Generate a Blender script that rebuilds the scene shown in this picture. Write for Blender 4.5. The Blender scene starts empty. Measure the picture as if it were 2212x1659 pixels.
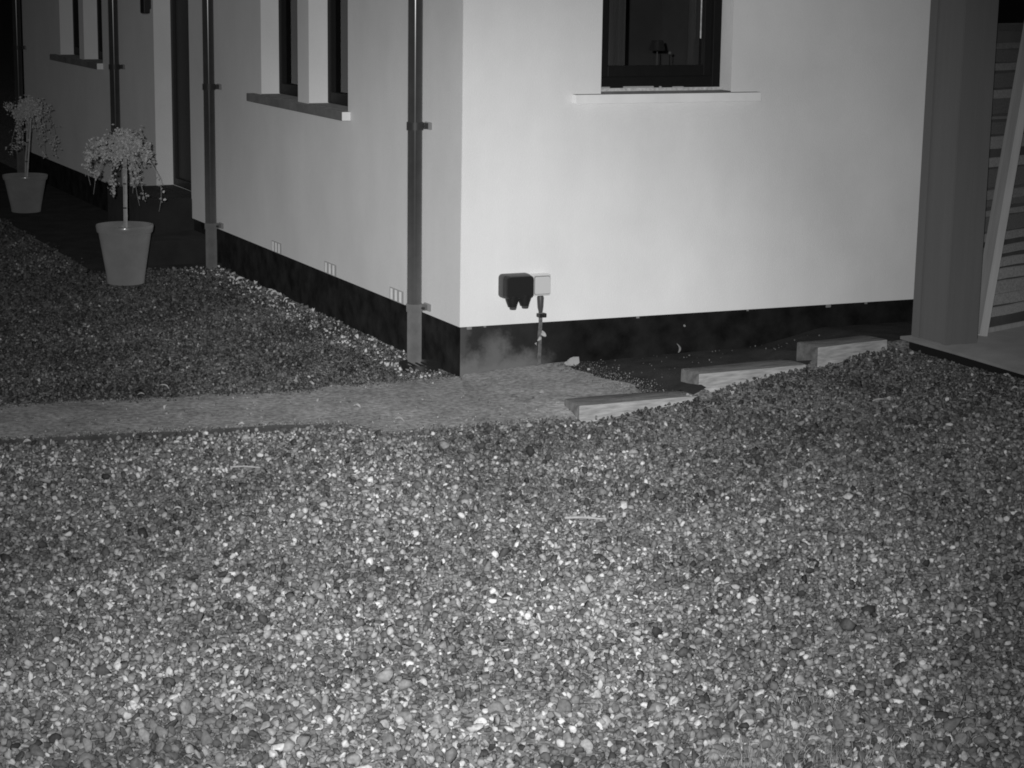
import bpy, bmesh, math, random
import numpy as np
from mathutils import Vector, Matrix

random.seed(7)
rng = np.random.default_rng(11)
scene = bpy.context.scene
COL = scene.collection

# ------------------------------------------------------------------ camera
CAM = Vector((-3.688, -8.7715, 1.8438))
R_ = Vector((0.9126, -0.4086, 0.0124)).normalized()
F_ = Vector((0.4031, 0.8944, -0.1938)).normalized()
U_ = R_.cross(F_).normalized()
R_ = F_.cross(U_).normalized()
cd = bpy.data.cameras.new('camera')
cd.sensor_fit = 'HORIZONTAL'
cd.sensor_width = 36.0
cd.lens = 18.0 / (1106.0 / 4567.88)
cd.clip_start = 0.05
cd.clip_end = 1000
cam = bpy.data.objects.new('camera', cd)
COL.objects.link(cam)
M = Matrix((R_, U_, -F_)).transposed().to_4x4()
M.translation = CAM
cam.matrix_world = M
scene.camera = cam

# ------------------------------------------------------------------ world: night sky, seen in monochrome
w = bpy.data.worlds.new('World')
scene.world = w
w.use_nodes = True
nt = w.node_tree
bg = nt.nodes['Background']
sky = nt.nodes.new('ShaderNodeTexSky')
sky.sky_type = 'NISHITA'
sky.sun_disc = False
sky.sun_elevation = math.radians(2)
sky.sun_rotation = math.radians(200)
bw = nt.nodes.new('ShaderNodeRGBToBW')
nt.links.new(sky.outputs['Color'], bw.inputs['Color'])
nt.links.new(bw.outputs['Val'], bg.inputs['Color'])
bg.inputs['Strength'].default_value = 0.006

scene.view_settings.view_transform = 'Standard'
scene.view_settings.look = 'None'
scene.view_settings.exposure = 0
scene.view_settings.gamma = 1
scene.cycles.filter_width = 1.8


# ------------------------------------------------------------------ infrared lamps of the surveillance camera
def spot(name, watts, half, offset, aim):
    l = bpy.data.lights.new(name, 'SPOT')
    l.energy = watts
    l.spot_size = 2 * math.radians(half)
    l.spot_blend = 1.0
    l.shadow_soft_size = 0.02
    o = bpy.data.objects.new(name, l)
    COL.objects.link(o)
    o.location = CAM + R_ * offset[0] + U_ * offset[1]
    d = Vector(aim) - o.location
    o.rotation_euler = d.to_track_quat('-Z', 'Y').to_euler()
    return o


spot('infrared_lamp_narrow', 1480, 11, (0.09, 0.08), (0.10, 0.0, 0.05))
spot('infrared_lamp_wide', 1960, 22, (-0.09, 0.08), (0.08, 0.0, 0.02))


# ------------------------------------------------------------------ materials
def mat(name, v, rough=0.8, amt=0.0, scale=8.0, bump=0.0, bscale=None, spec=0.3, stretch=None, coat=0.0, drough=1.0):
    m = bpy.data.materials.new(name)
    m.use_nodes = True
    t = m.node_tree
    b = t.nodes['Principled BSDF']
    b.inputs['Roughness'].default_value = rough
    b.inputs['Specular IOR Level'].default_value = spec
    b.inputs['Diffuse Roughness'].default_value = drough
    b.inputs['Coat Weight'].default_value = coat
    b.inputs['Coat Roughness'].default_value = 0.12
    b.inputs['Base Color'].default_value = (v, v, v, 1)
    if amt or bump:
        tc = t.nodes.new('ShaderNodeTexCoord')
        mp = t.nodes.new('ShaderNodeMapping')
        if stretch:
            mp.inputs['Scale'].default_value = stretch
        t.links.new(tc.outputs['Object'], mp.inputs['Vector'])
    if amt:
        n = t.nodes.new('ShaderNodeTexNoise')
        n.inputs['Scale'].default_value = scale
        n.inputs['Detail'].default_value = 6
        n.inputs['Roughness'].default_value = 0.6
        t.links.new(mp.outputs['Vector'], n.inputs['Vector'])
        r = t.nodes.new('ShaderNodeMapRange')
        r.inputs['From Min'].default_value = 0.3
        r.inputs['From Max'].default_value = 0.7
        r.inputs['To Min'].default_value = v * (1 - amt)
        r.inputs['To Max'].default_value = v * (1 + amt)
        t.links.new(n.outputs['Fac'], r.inputs['Value'])
        t.links.new(r.outputs['Result'], b.inputs['Base Color'])
        m['val_socket'] = r.name
    if bump:
        n2 = t.nodes.new('ShaderNodeTexNoise')
        n2.inputs['Scale'].default_value = bscale or scale * 6
        n2.inputs['Detail'].default_value = 5
        t.links.new(mp.outputs['Vector'], n2.inputs['Vector'])
        bp = t.nodes.new('ShaderNodeBump')
        bp.inputs['Strength'].default_value = bump
        bp.inputs['Distance'].default_value = 0.01
        t.links.new(n2.outputs['Fac'], bp.inputs['Height'])
        t.links.new(bp.outputs['Normal'], b.inputs['Normal'])
    return m


def attr_mat(name, rough=0.85, attr='tone', spec=0.3, mult=1.0, drough=1.0):
    m = bpy.data.materials.new(name)
    m.use_nodes = True
    t = m.node_tree
    b = t.nodes['Principled BSDF']
    b.inputs['Roughness'].default_value = rough
    b.inputs['Specular IOR Level'].default_value = spec
    b.inputs['Diffuse Roughness'].default_value = drough
    a = t.nodes.new('ShaderNodeAttribute')
    a.attribute_name = attr
    tc = t.nodes.new('ShaderNodeTexCoord')
    n = t.nodes.new('ShaderNodeTexNoise')
    n.inputs['Scale'].default_value = 120
    n.inputs['Detail'].default_value = 4
    t.links.new(tc.outputs['Object'], n.inputs['Vector'])
    r = t.nodes.new('ShaderNodeMapRange')
    r.inputs['From Min'].default_value = 0.3
    r.inputs['From Max'].default_value = 0.7
    r.inputs['To Min'].default_value = 0.75 * mult
    r.inputs['To Max'].default_value = 1.2 * mult
    t.links.new(n.outputs['Fac'], r.inputs['Value'])
    mu = t.nodes.new('ShaderNodeMath')
    mu.operation = 'MULTIPLY'
    t.links.new(a.outputs['Fac'], mu.inputs[0])
    t.links.new(r.outputs['Result'], mu.inputs[1])
    t.links.new(mu.outputs[0], b.inputs['Base Color'])
    return m


M_render = mat('painted_render', 0.76, 0.9, 0.05, 1.6, 0.25, 140, spec=0.1, drough=0.3)
t = M_render.node_tree
src = t.nodes[M_render['val_socket']]
tc = t.nodes.new('ShaderNodeTexCoord'); mp = t.nodes.new('ShaderNodeMapping'); mp.inputs['Scale'].default_value = (1.3, 1.3, 0.6)
nn = t.nodes.new('ShaderNodeTexNoise'); nn.inputs['Scale'].default_value = 2.2; nn.inputs['Detail'].default_value = 7; nn.inputs['Roughness'].default_value = 0.62
t.links.new(tc.outputs['Object'], mp.inputs['Vector']); t.links.new(mp.outputs['Vector'], nn.inputs['Vector'])
mr = t.nodes.new('ShaderNodeMapRange'); mr.inputs['From Min'].default_value = 0.3; mr.inputs['From Max'].default_value = 0.7
mr.inputs['To Min'].default_value = 0.955; mr.inputs['To Max'].default_value = 1.035
t.links.new(nn.outputs['Fac'], mr.inputs['Value'])
mu = t.nodes.new('ShaderNodeMath'); mu.operation = 'MULTIPLY'
t.links.new(src.outputs['Result'], mu.inputs[0]); t.links.new(mr.outputs['Result'], mu.inputs[1])
t.links.new(mu.outputs[0], t.nodes['Principled BSDF'].inputs['Base Color'])
M_stone = mat('grey_sill_stone', 0.11, 0.85, 0.25, 9, 0.3, 120, spec=0.1)  # darker grey for the long-wall sill fronts
M_stone_pale = mat('painted_sill', 0.78, 0.85, 0.06, 6, 0.2, 120, spec=0.15)
M_silltop = mat('shaded_sill_top', 0.12, 0.9, 0.3, 20, spec=0.1)  # darkness of the grazing-lit sill tops put into the colour
M_frame = mat('dark_window_frame', 0.011, 0.55, 0.1, 20, spec=0.12)
M_bead = mat('pale_bead', 0.5, 0.6, 0.35, 60, spec=0.3)
M_pipe = mat('dark_plastic_pipe', 0.05, 0.16, 0.12, 14, spec=0.35)
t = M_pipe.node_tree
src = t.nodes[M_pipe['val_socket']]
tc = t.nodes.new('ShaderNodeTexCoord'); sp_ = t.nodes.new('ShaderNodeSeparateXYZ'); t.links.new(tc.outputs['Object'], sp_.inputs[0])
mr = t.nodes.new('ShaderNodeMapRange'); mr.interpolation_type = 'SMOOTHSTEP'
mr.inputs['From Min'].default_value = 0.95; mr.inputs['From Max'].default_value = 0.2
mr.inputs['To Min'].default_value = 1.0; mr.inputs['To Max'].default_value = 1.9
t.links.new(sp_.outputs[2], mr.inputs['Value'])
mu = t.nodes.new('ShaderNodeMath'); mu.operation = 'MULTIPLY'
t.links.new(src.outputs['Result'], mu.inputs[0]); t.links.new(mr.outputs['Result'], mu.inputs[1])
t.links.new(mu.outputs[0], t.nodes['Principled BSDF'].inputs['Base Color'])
M_standpipe = mat('dusty_pipe', 0.145, 0.75, 0.18, 16, spec=0.2)
M_bracket = mat('bracket_metal', 0.035, 0.5, spec=0.3)
M_plate = mat('bracket_plate', 0.22, 0.7)
M_vent = mat('vent_plastic', 0.62, 0.6, 0.1, 30)
M_ventdark = mat('vent_slot', 0.27, 0.8)
M_black = mat('black_plastic', 0.016, 0.45, spec=0.35)
M_blackedge = mat('dark_grey_plastic', 0.06, 0.5, spec=0.4)  # paler than the black plastic, for back box and glands
M_white = mat('white_plastic', 0.56, 0.5, spec=0.35)
M_conduit = mat('grey_conduit', 0.115, 0.7, 0.4, 60)
M_sleeper = mat('bleached_timber', 0.34, 0.9, 0.38, 7, 0.8, 40, spec=0.1, stretch=(1.2, 9, 9))
M_sleepertop = mat('shaded_timber_top', 0.135, 0.9, 0.5, 5, 0.5, 30, spec=0.05, stretch=(1.2, 14, 9))  # same timber; dimness of the grazing-lit top painted in
M_sleeperend = mat('shaded_timber_end', 0.12, 0.95, 0.4, 30, 0.5, 60, spec=0.05)  # same timber; dim side turned from the lamp painted darker
M_postm = mat('stained_post', 0.14, 0.8, 0.05, 2.5, 0.1, 20, spec=0.1, stretch=(9, 9, 0.6))
M_slab = mat('paving_slab', 0.19, 0.9, 0.15, 5, 0.3, 60, spec=0.15)
M_under = mat('under_slab_shade', 0.015, 0.9, spec=0.05)  # dark void under the slab lip put into the base colour
M_slat = attr_mat('shade_toned_slat', 0.85)
M_plankA = mat('plank_face', 0.27, 0.8, 0.12, 4, 0.2, 30, stretch=(9, 9, 0.8))
M_plankB = mat('plank_edge', 0.44, 0.8, 0.1, 4, stretch=(9, 9, 0.8))
M_pot = mat('glazed_pot', 0.235, 0.35, 0.1, 8, spec=0.4, coat=0.6)
M_soilpot = mat('potting_soil', 0.05, 0.95, 0.4, 60, 0.6, 120)
M_cane = mat('bamboo_cane', 0.45, 0.6, 0.15, 20)
M_tie = mat('cane_tie', 0.06, 0.7)
M_bark = mat('thin_bark', 0.35, 0.8, 0.2, 30)
M_leaf = attr_mat('silver_leaf', 0.6, spec=0.3)
M_dryleaf = attr_mat('dry_leaf', 0.6, spec=0.3)
M_doorstep = mat('dark_step', 0.03, 0.8, 0.25, 6, 0.2, 60, spec=0.15)
M_sidepath = mat('dark_paving', 0.028, 0.85, 0.3, 6, 0.4, 60, spec=0.1)
M_door = mat('dark_door', 0.02, 0.5, spec=0.25)
M_room = mat('room_wall', 0.17, 0.9, 0.2, 2)
M_curtain = mat('grey_curtain', 0.15, 0.9, 0.3, 3, stretch=(14, 14, 0.4))
M_grass = attr_mat('grass_blade', 0.6)
M_gravel = attr_mat('crushed_stone', 0.75, spec=0.3, mult=1.22, drough=0.15)
M_ground = mat('gravel_bed', 0.075, 0.95, 0.5, 70, 0.9, 70, spec=0.1)
t = M_ground.node_tree
tc = t.nodes.new('ShaderNodeTexCoord')
vo = t.nodes.new('ShaderNodeTexVoronoi'); vo.inputs['Scale'].default_value = 85
t.links.new(tc.outputs['Object'], vo.inputs['Vector'])
sp_ = t.nodes.new('ShaderNodeSeparateColor'); t.links.new(vo.outputs['Color'], sp_.inputs['Color'])
mr = t.nodes.new('ShaderNodeMapRange'); mr.inputs['To Min'].default_value = 0.05; mr.inputs['To Max'].default_value = 0.22
t.links.new(sp_.outputs['Red'], mr.inputs['Value'])
t.links.new(mr.outputs['Result'], t.nodes['Principled BSDF'].inputs['Base Color'])
bq = t.nodes.new('ShaderNodeBump'); bq.inputs['Strength'].default_value = 0.5; bq.inputs['Distance'].default_value = 0.008; bq.invert = True
t.links.new(vo.outputs['Distance'], bq.inputs['Height'])
t.links.new(bq.outputs['Normal'], t.nodes['Principled BSDF'].inputs['Normal'])
M_path = mat('compacted_grit', 0.215, 0.95, 0.50, 45, 0.6, 130, spec=0.1)
t = M_path.node_tree
src = t.nodes[M_path['val_socket']]
tc = t.nodes.new('ShaderNodeTexCoord')
nn = t.nodes.new('ShaderNodeTexNoise'); nn.inputs['Scale'].default_value = 4.5; nn.inputs['Detail'].default_value = 6; nn.inputs['Roughness'].default_value = 0.7
t.links.new(tc.outputs['Object'], nn.inputs['Vector'])
mr = t.nodes.new('ShaderNodeMapRange'); mr.inputs['From Min'].default_value = 0.3; mr.inputs['From Max'].default_value = 0.7
mr.inputs['To Min'].default_value = 0.72; mr.inputs['To Max'].default_value = 1.28
t.links.new(nn.outputs['Fac'], mr.inputs['Value'])
mu = t.nodes.new('ShaderNodeMath'); mu.operation = 'MULTIPLY'
t.links.new(src.outputs['Result'], mu.inputs[0]); t.links.new(mr.outputs['Result'], mu.inputs[1])
t.links.new(mu.outputs[0], t.nodes['Principled BSDF'].inputs['Base Color'])
M_mud = mat('damp_soil', 0.024, 0.95, 0.35, 7, 0.8, 60, spec=0.1)
M_edge_shadow = mat('shadowed_edge_soil', 0.06, 0.9, 0.3, 10)
M_lump = mat('broken_render', 0.34, 0.9, 0.1, 20, 0.4)
M_roof = mat('roof_felt', 0.05, 0.9)

# glass: a clear pane that also mirrors
M_glass = bpy.data.materials.new('window_glass')
M_glass.use_nodes = True
t = M_glass.node_tree
t.nodes.clear()
out = t.nodes.new('ShaderNodeOutputMaterial')
mx = t.nodes.new('ShaderNodeMixShader')
fr = t.nodes.new('ShaderNodeFresnel')
fr.inputs['IOR'].default_value = 1.5
tr = t.nodes.new('ShaderNodeBsdfTransparent')
tr.inputs['Color'].default_value = (0.75, 0.75, 0.75, 1)
gl = t.nodes.new('ShaderNodeBsdfGlossy')
gl.inputs['Roughness'].default_value = 0.02
gl.inputs['Color'].default_value = (0.9, 0.9, 0.9, 1)
t.links.new(fr.outputs[0], mx.inputs[0])
t.links.new(tr.outputs[0], mx.inputs[1])
t.links.new(gl.outputs[0], mx.inputs[2])
t.links.new(mx.outputs[0], out.inputs['Surface'])

# plinth: black paint, with a grey mortar stain of its own near the corner
M_plinth = mat('bitumen_plinth', 0.013, 0.8, 0.6, 9, 0.3, 50, spec=0.05)
t = M_plinth.node_tree
b = t.nodes['Principled BSDF']
base = t.nodes[M_plinth['val_socket']]
tc = t.nodes.new('ShaderNodeTexCoord')
sp = t.nodes.new('ShaderNodeSeparateXYZ')
t.links.new(tc.outputs['Object'], sp.inputs[0])
nz = t.nodes.new('ShaderNodeTexNoise')
nz.inputs['Scale'].default_value = 16
nz.inputs['Detail'].default_value = 9
nz.inputs['Roughness'].default_value = 0.65
t.links.new(tc.outputs['Object'], nz.inputs['Vector'])


def node_math(op, a, c=None, clamp=False):
    n = t.nodes.new('ShaderNodeMath')
    n.operation = op
    n.use_clamp = clamp
    for i, x in enumerate((a, c)):
        if x is None:
            continue
        if isinstance(x, (int, float)):
            n.inputs[i].default_value = x
        else:
            t.links.new(x, n.inputs[i])
    return n.outputs[0]


def ramp(x, a, c):
    n = t.nodes.new('ShaderNodeMapRange')
    n.interpolation_type = 'SMOOTHSTEP'
    n.inputs['From Min'].default_value = a
    n.inputs['From Max'].default_value = c
    t.links.new(x, n.inputs['Value'])
    return n.outputs['Result']


X, Y, Z = sp.outputs[0], sp.outputs[1], sp.outputs[2]
wob = node_math('MULTIPLY', node_math('SUBTRACT', nz.outputs['Fac'], 0.5), 0.15)
xw = node_math('ADD', X, wob)
zw = node_math('ADD', Z, wob)
onB = ramp(Y, 0.03, 0.02)
low = node_math('MULTIPLY', ramp(zw, 0.15, 0.02), ramp(xw, 0.52, 0.30))
plume = node_math('MULTIPLY', node_math('MULTIPLY', ramp(xw, 0.06, 0.17), ramp(xw, 0.32, 0.20)), ramp(zw, 0.25, 0.10))
left = node_math('MULTIPLY', ramp(xw, 0.10, 0.02), 0.45)
wide = node_math('MULTIPLY', ramp(X, 0.65, 0.1), 0.16)
mask = node_math('MAXIMUM', node_math('MAXIMUM', low, node_math('MULTIPLY', plume, 0.85)), node_math('MAXIMUM', left, wide))
mask = node_math('MULTIPLY', mask, onB, True)
mix = t.nodes.new('ShaderNodeMix')
mix.data_type = 'FLOAT'
t.links.new(mask, mix.inputs['Factor'])
t.links.new(base.outputs['Result'], mix.inputs['A'])
mix.inputs['B'].default_value = 0.16
t.links.new(mix.outputs['Result'], b.inputs['Base Color'])


# ------------------------------------------------------------------ helpers
def link(name, me, parent=None):
    o = bpy.data.objects.new(name, me)
    COL.objects.link(o)
    if parent:
        o.parent = parent
    return o


def empty(name, loc=(0, 0, 0), rz=0.0):
    o = bpy.data.objects.new(name, None)
    COL.objects.link(o)
    o.location = loc
    o.rotation_euler = (0, 0, rz)
    o.empty_display_size = 0.1
    return o


def tag(o, label=None, cat=None, group=None, kind=None):
    if label: o['label'] = label
    if cat: o['category'] = cat
    if group: o['group'] = group
    if kind: o['kind'] = kind
    return o


def obj(name, bm, m, parent=None, smooth=False):
    bmesh.ops.recalc_face_normals(bm, faces=bm.faces)
    me = bpy.data.meshes.new(name)
    bm.to_mesh(me)
    bm.free()
    ms = m if isinstance(m, (list, tuple)) else [m]
    for x in ms:
        me.materials.append(x)
    if smooth:
        for p in me.polygons:
            p.use_smooth = True
        try:
            me.set_sharp_from_angle(angle=math.radians(40))
        except Exception:
            pass
    return link(name, me, parent)


def box(bm, x0, x1, y0, y1, z0, z1, bevel=0.0, mi=0, rot=None):
    r = bmesh.ops.create_cube(bm, size=1.0)
    vs = r['verts']
    for v in vs:
        v.co = Vector(((x0 + x1) / 2 + v.co.x * (x1 - x0), (y0 + y1) / 2 + v.co.y * (y1 - y0), (z0 + z1) / 2 + v.co.z * (z1 - z0)))
    if rot:
        bmesh.ops.transform(bm, matrix=rot, verts=vs)
    fs = set(f for v in vs for f in v.link_faces)
    for f in fs:
        f.material_index = mi
    if bevel:
        es = list(set(e for v in vs for e in v.link_edges))
        bmesh.ops.bevel(bm, geom=es, offset=bevel, segments=2, affect='EDGES', profile=0.5)
    return vs


def bx(*a, **k):
    bm = bmesh.new()
    box(bm, *a, **k)
    return bm


def tube(bm, pts, radii, n=12, cap=True):
    pts = [Vector(p) for p in pts]
    rings = []
    for i, p in enumerate(pts):
        d = (pts[min(i + 1, len(pts) - 1)] - pts[max(i - 1, 0)]).normalized()
        a = Vector((1, 0, 0)) if abs(d.x) < 0.8 else Vector((0, 1, 0))
        s = d.cross(a).normalized()
        c = d.cross(s)
        r = radii[i] if isinstance(radii, (list, tuple)) else radii
        rings.append([bm.verts.new(p + (s * math.cos(2 * math.pi * k / n) + c * math.sin(2 * math.pi * k / n)) * r) for k in range(n)])
    for a, c in zip(rings, rings[1:]):
        for k in range(n):
            bm.faces.new((a[k], a[(k + 1) % n], c[(k + 1) % n], c[k]))
    if cap:
        bm.faces.new(rings[0])
        bm.faces.new(rings[-1][::-1])


def lathe(bm, prof, n=40):
    rings = [[bm.verts.new((r * math.cos(2 * math.pi * k / n), r * math.sin(2 * math.pi * k / n), z)) for k in range(n)] for r, z in prof]
    for a, c in zip(rings, rings[1:]):
        for k in range(n):
            bm.faces.new((a[k], a[(k + 1) % n], c[(k + 1) % n], c[k]))
    bm.faces.new(rings[0])


def copy_tree(o, parent=None):
    c = o.copy()
    COL.objects.link(c)
    c.parent = parent
    for ch in list(o.children):
        copy_tree(ch, c)
    return c


def sstep(a, b_, x):
    tt = np.clip((x - a) / (b_ - a), 0, 1)
    return tt * tt * (3 - 2 * tt)


# ------------------------------------------------------------------ ground heights
SL = [  # timber steps: x0, x1, y front at x0, y front at x1, top
    (0.118, 0.685, -1.010, -1.010, 0.050),
    (0.775, 1.345, -0.850, -0.815, 0.110),
    (1.445, 1.865, -0.748, -0.685, 0.170),
]
SW = 0.15


def yfront(x):
    return np.interp(x, [0.13, 0.78, 0.781, 1.44, 1.45, 1.95], [-1.01, -1.01, -0.85, -0.81, -0.748, -0.67])


def height(x, y):
    x = np.asarray(x, float)
    y = np.asarray(y, float)
    far = np.minimum(0.086 * np.clip(x - 0.12, 0, 2.1), 0.145)
    near = np.interp(x, [-0.4, 0.0, 0.13, 0.4, 0.68, 0.80, 1.0, 1.3, 1.42, 1.5, 1.7, 1.87, 2.2], [0, -0.006, -0.018, 0.018, 0.044, 0.028, 0.062, 0.100, 0.076, 0.090, 0.122, 0.130, 0.112])
    kk = sstep(-1.7, -1.1, y)
    bank = far * (1 - kk) + near * kk
    und = (0.008 * np.sin(x * 2.1 + 0.4) * np.cos(y * 1.7) + 0.006 * np.sin(x * 5.3 + y * 4.1)) * (1 - 0.7 * sstep(-1.6, -1.0, y) * sstep(0.4, -0.1, y))
    front = bank + und * sstep(0.0, -1.2, y)
    tb = np.interp(x, [-0.2, 0.2, 0.70, 0.78, 1.40, 1.46, 1.95], [0.0, 0.03, 0.030, 0.075, 0.078, 0.145, 0.150])
    tw = np.interp(x, [0.0, 0.5, 1.6, 1.95], [0.0, 0.022, 0.045, 0.115])
    k = np.clip((y - yfront(x)) / (0 - yfront(x)), 0, 1)
    soil = tb + (tw - tb) * k
    inside = sstep(0.03, 0.12, y - yfront(x)) * (x > -0.2)
    s2 = sstep(-0.2, 0.15, x)
    return front * (1 - inside * s2) + soil * inside * s2


def grid_mesh(name, xs, ys, zoff, m):
    Xg, Yg = np.meshgrid(xs, ys)
    Zg = height(Xg, Yg) + zoff
    v = np.stack([Xg, Yg, Zg], -1).reshape(-1, 3)
    nx, ny = len(xs), len(ys)
    i = np.arange(nx * ny).reshape(ny, nx)
    f = np.stack([i[:-1, :-1], i[:-1, 1:], i[1:, 1:], i[1:, :-1]], -1).reshape(-1, 4)
    me = bpy.data.meshes.new(name)
    me.from_pydata(v.tolist(), [], f.tolist())
    me.materials.append(m)
    for p in me.polygons:
        p.use_smooth = True
    return link(name, me)


xs = np.concatenate([[-300, -60, -20, -10, -7], np.arange(-6, 4.01, 0.06), [5, 7, 12, 30, 100, 300]])
ys = np.concatenate([[-300, -60, -20, -12, -9], np.arange(-8, 1.0, 0.06), np.arange(1, 13, 0.5), [20, 60, 300]])
tag(grid_mesh('ground', xs, ys, -0.014, M_ground), kind='structure')


def strip_mesh(name, us, lo, hi, nv, zoff, m, end_wig=False):
    v, f = [], []
    for u0 in us:
        for j in range(nv + 1):
            u = u0
            y = lo(u) + (hi(u) - lo(u)) * j / nv
            if end_wig and u > 0.42:
                u = u + (u - 0.42) / 0.14 * (wig(y * 0.8, 0.3, 0.03) + 0.02 * math.sin(y * 5))
            v.append((u, y, float(height(u, y)) + zoff + 0.002 * math.sin(31 * u + 13 * y) * math.sin(27 * y)))
    for i in range(len(us) - 1):
        for j in range(nv):
            a = i * (nv + 1) + j
            f.append((a, a + nv + 1, a + nv + 2, a + 1))
    me = bpy.data.meshes.new(name)
    me.from_pydata(v, [], f)
    me.materials.append(m)
    for p in me.polygons:
        p.use_smooth = True
    return link(name, me)


def wig(x, s, a):
    return a * (math.sin(x * 11 + s) + 0.6 * math.sin(x * 23.7 + 2 * s) + 0.4 * math.sin(x * 51 + s * 3))


def path_lo(x):
    return float(np.interp(x, [-9, -2.2, -1.5, -0.85, -0.74, -0.4, 0.04, 0.13, 0.14, 0.58], [-0.2, -0.626, -0.72, -0.79, -1.05, -1.04, -1.02, -1.0, -0.90, -0.88])) + wig(x, 1.0, 0.008)


def path_hi(x):
    return float(np.interp(x, [-9, -2.07, -0.9, -0.3, 0.0, 0.02, 0.58], [0.35, 0.05, -0.10, -0.03, -0.04, 0.008, 0.008])) + (wig(x, 2.0, 0.014) if x < -0.02 else 0)


tag(strip_mesh('path', np.arange(-9, 0.561, 0.03), path_lo, path_hi, 14, 0.006, M_path, True), kind='structure')
tag(strip_mesh('soil', np.arange(0.42, 2.52, 0.03), lambda x: float(yfront(x)) + 0.10, lambda x: 0.008, 12, 0.010 - 0.014, M_mud), kind='structure')
tag(obj('side_path', bx(-0.78, 0.02, 3.86, 12.0, -0.03, 0.006), M_sidepath), kind='structure')


V, Fc = [], []
for i, u in enumerate(np.arange(-9, -0.84, 0.06)):
    u = float(u); y0 = path_lo(u); z0 = float(height(u, y0))
    V += [(u, y0 - 0.024, z0 - .08), (u, y0 - 0.024, z0 + .004 + .002 * math.sin(u * 9)), (u, y0 - 0.004, z0 + .010 + .002 * math.sin(u * 9)), (u, y0 - 0.004, z0 - .08)]
    if i:
        a = 4 * i
        Fc += [(a - 4 + k, a + k, a + (k + 1) % 4, a - 4 + (k + 1) % 4) for k in range(4)]
Fc += [(0, 1, 2, 3), (len(V) - 1, len(V) - 2, len(V) - 3, len(V) - 4)]
me = bpy.data.meshes.new('edge_shadow_strip'); me.from_pydata(V, [], Fc); me.materials.append(M_edge_shadow)  # added strip: dark line of shadow and soil beside the path
tag(link('edge_shadow_strip', me), 'added strip of shadow-dark soil along the near edge of the grit path, left side', 'edge strip')


# ------------------------------------------------------------------ house
house = tag(empty('house', (0, 0, 0)), 'white rendered house with black plinth, standing behind the gravel and grit path', 'house')


def wall_grid(bm, axis, us, zs, holes, t0, t1, skip_start=False):
    def solid(i, j):
        if i < 0 or j < 0 or i >= len(us) - 1 or j >= len(zs) - 1:
            return False
        u, z = (us[i] + us[i + 1]) / 2, (zs[j] + zs[j + 1]) / 2
        return not any(h[0] < u < h[1] and h[2] < z < h[3] for h in holes)
    cache = {}

    def V(tt, u, z):
        k = (round(tt, 5), round(u, 5), round(z, 5))
        if k not in cache:
            cache[k] = bm.verts.new((tt, u, z) if axis == 'A' else (u, tt, z))
        return cache[k]

    def quad(*p):
        bm.faces.new([V(*q) for q in p])
    for i in range(len(us) - 1):
        for j in range(len(zs) - 1):
            if not solid(i, j):
                continue
            a, c, d, e = us[i], us[i + 1], zs[j], zs[j + 1]
            quad((t0, a, d), (t0, c, d), (t0, c, e), (t0, a, e))
            quad((t1, a, d), (t1, c, d), (t1, c, e), (t1, a, e))
            if not solid(i - 1, j) and not (skip_start and i == 0):
                quad((t0, a, d), (t1, a, d), (t1, a, e), (t0, a, e))
            if not solid(i + 1, j):
                quad((t0, c, d), (t1, c, d), (t1, c, e), (t0, c, e))
            if not solid(i, j - 1):
                quad((t0, a, d), (t1, a, d), (t1, c, d), (t0, c, d))
            if not solid(i, j + 1):
                quad((t0, a, e), (t1, a, e), (t1, c, e), (t0, c, e))


PT = 0.225
AW = [(1.494, 2.112), (2.298, 2.957), (6.812, 7.413), (7.570, 8.246)]
AZ0, AZ1 = 1.061, 2.05
DOOR = (4.471, 5.343, PT, 2.35)
BW = (0.695, 1.381, 1.232, 2.25)
bm = bmesh.new()
usA = sorted([0.25, 9.72] + [u for a in AW for u in a] + [DOOR[0], DOOR[1]])
zsA = sorted([PT, AZ0, AZ1, DOOR[3], 2.7])
wall_grid(bm, 'A', usA, zsA, [(a[0], a[1], AZ0, AZ1) for a in AW] + [DOOR], 0.0, 0.25, skip_start=True)
wall_grid(bm, 'B', sorted([0.0, BW[0], BW[1], 2.65]), sorted([PT, BW[2], BW[3], 2.7]), [BW], 0.0, 0.25)
bm.normal_update()
bmesh.ops.bevel(bm, geom=[e for e in bm.edges if all(abs(v.co.x) < 1e-5 and abs(v.co.y) < 1e-5 for v in e.verts)], offset=0.008, segments=3, affect='EDGES', profile=0.5)
bm.normal_update()
for f in list(bm.faces):   # inner sides of the wall: plain dark room paint
    c = f.calc_center_median()
    if (abs(c.x - 0.25) < 1e-4 and abs(f.normal.x) > .9 and c.y > 0.26) or (abs(c.y - 0.25) < 1e-4 and abs(f.normal.y) > .9):
        f.material_index = 1
obj('wall', bm, [M_render, M_room], house)

bm = bmesh.new()
box(bm, 0.014, 0.26, 0.262, 9.70, -0.2, PT - 0.002)
box(bm, 0.014, 2.64, 0.014, 0.26, -0.2, PT - 0.002)
obj('plinth', bm, M_plinth, house)
for (px, pw) in ((0.052, .012), (0.13, .006), (0.92, .008), (1.52, .006), (1.98, .014), (2.20, .008)):
    o = obj('render_chip', bx(px - pw, px + pw, 0.008, 0.0135, PT - 0.004 - pw * .9, PT - 0.0025, 0.002), M_plate, house)
obj('roof', bx(-0.05, 2.7, -0.05, 9.8, 2.702, 2.85), M_roof, house)
obj('partition_wall', bx(0.251, 2.39, 2.6, 2.7, 0.30, 2.69), M_room, house)
obj('partition_wall', bx(2.40, 2.65, 0.2515, 9.7, 0.0, 2.695), M_room, house)
obj('room_floor', bx(0.27, 2.39, 0.27, 9.6, 0.28, 0.299), M_room, house)


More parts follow.
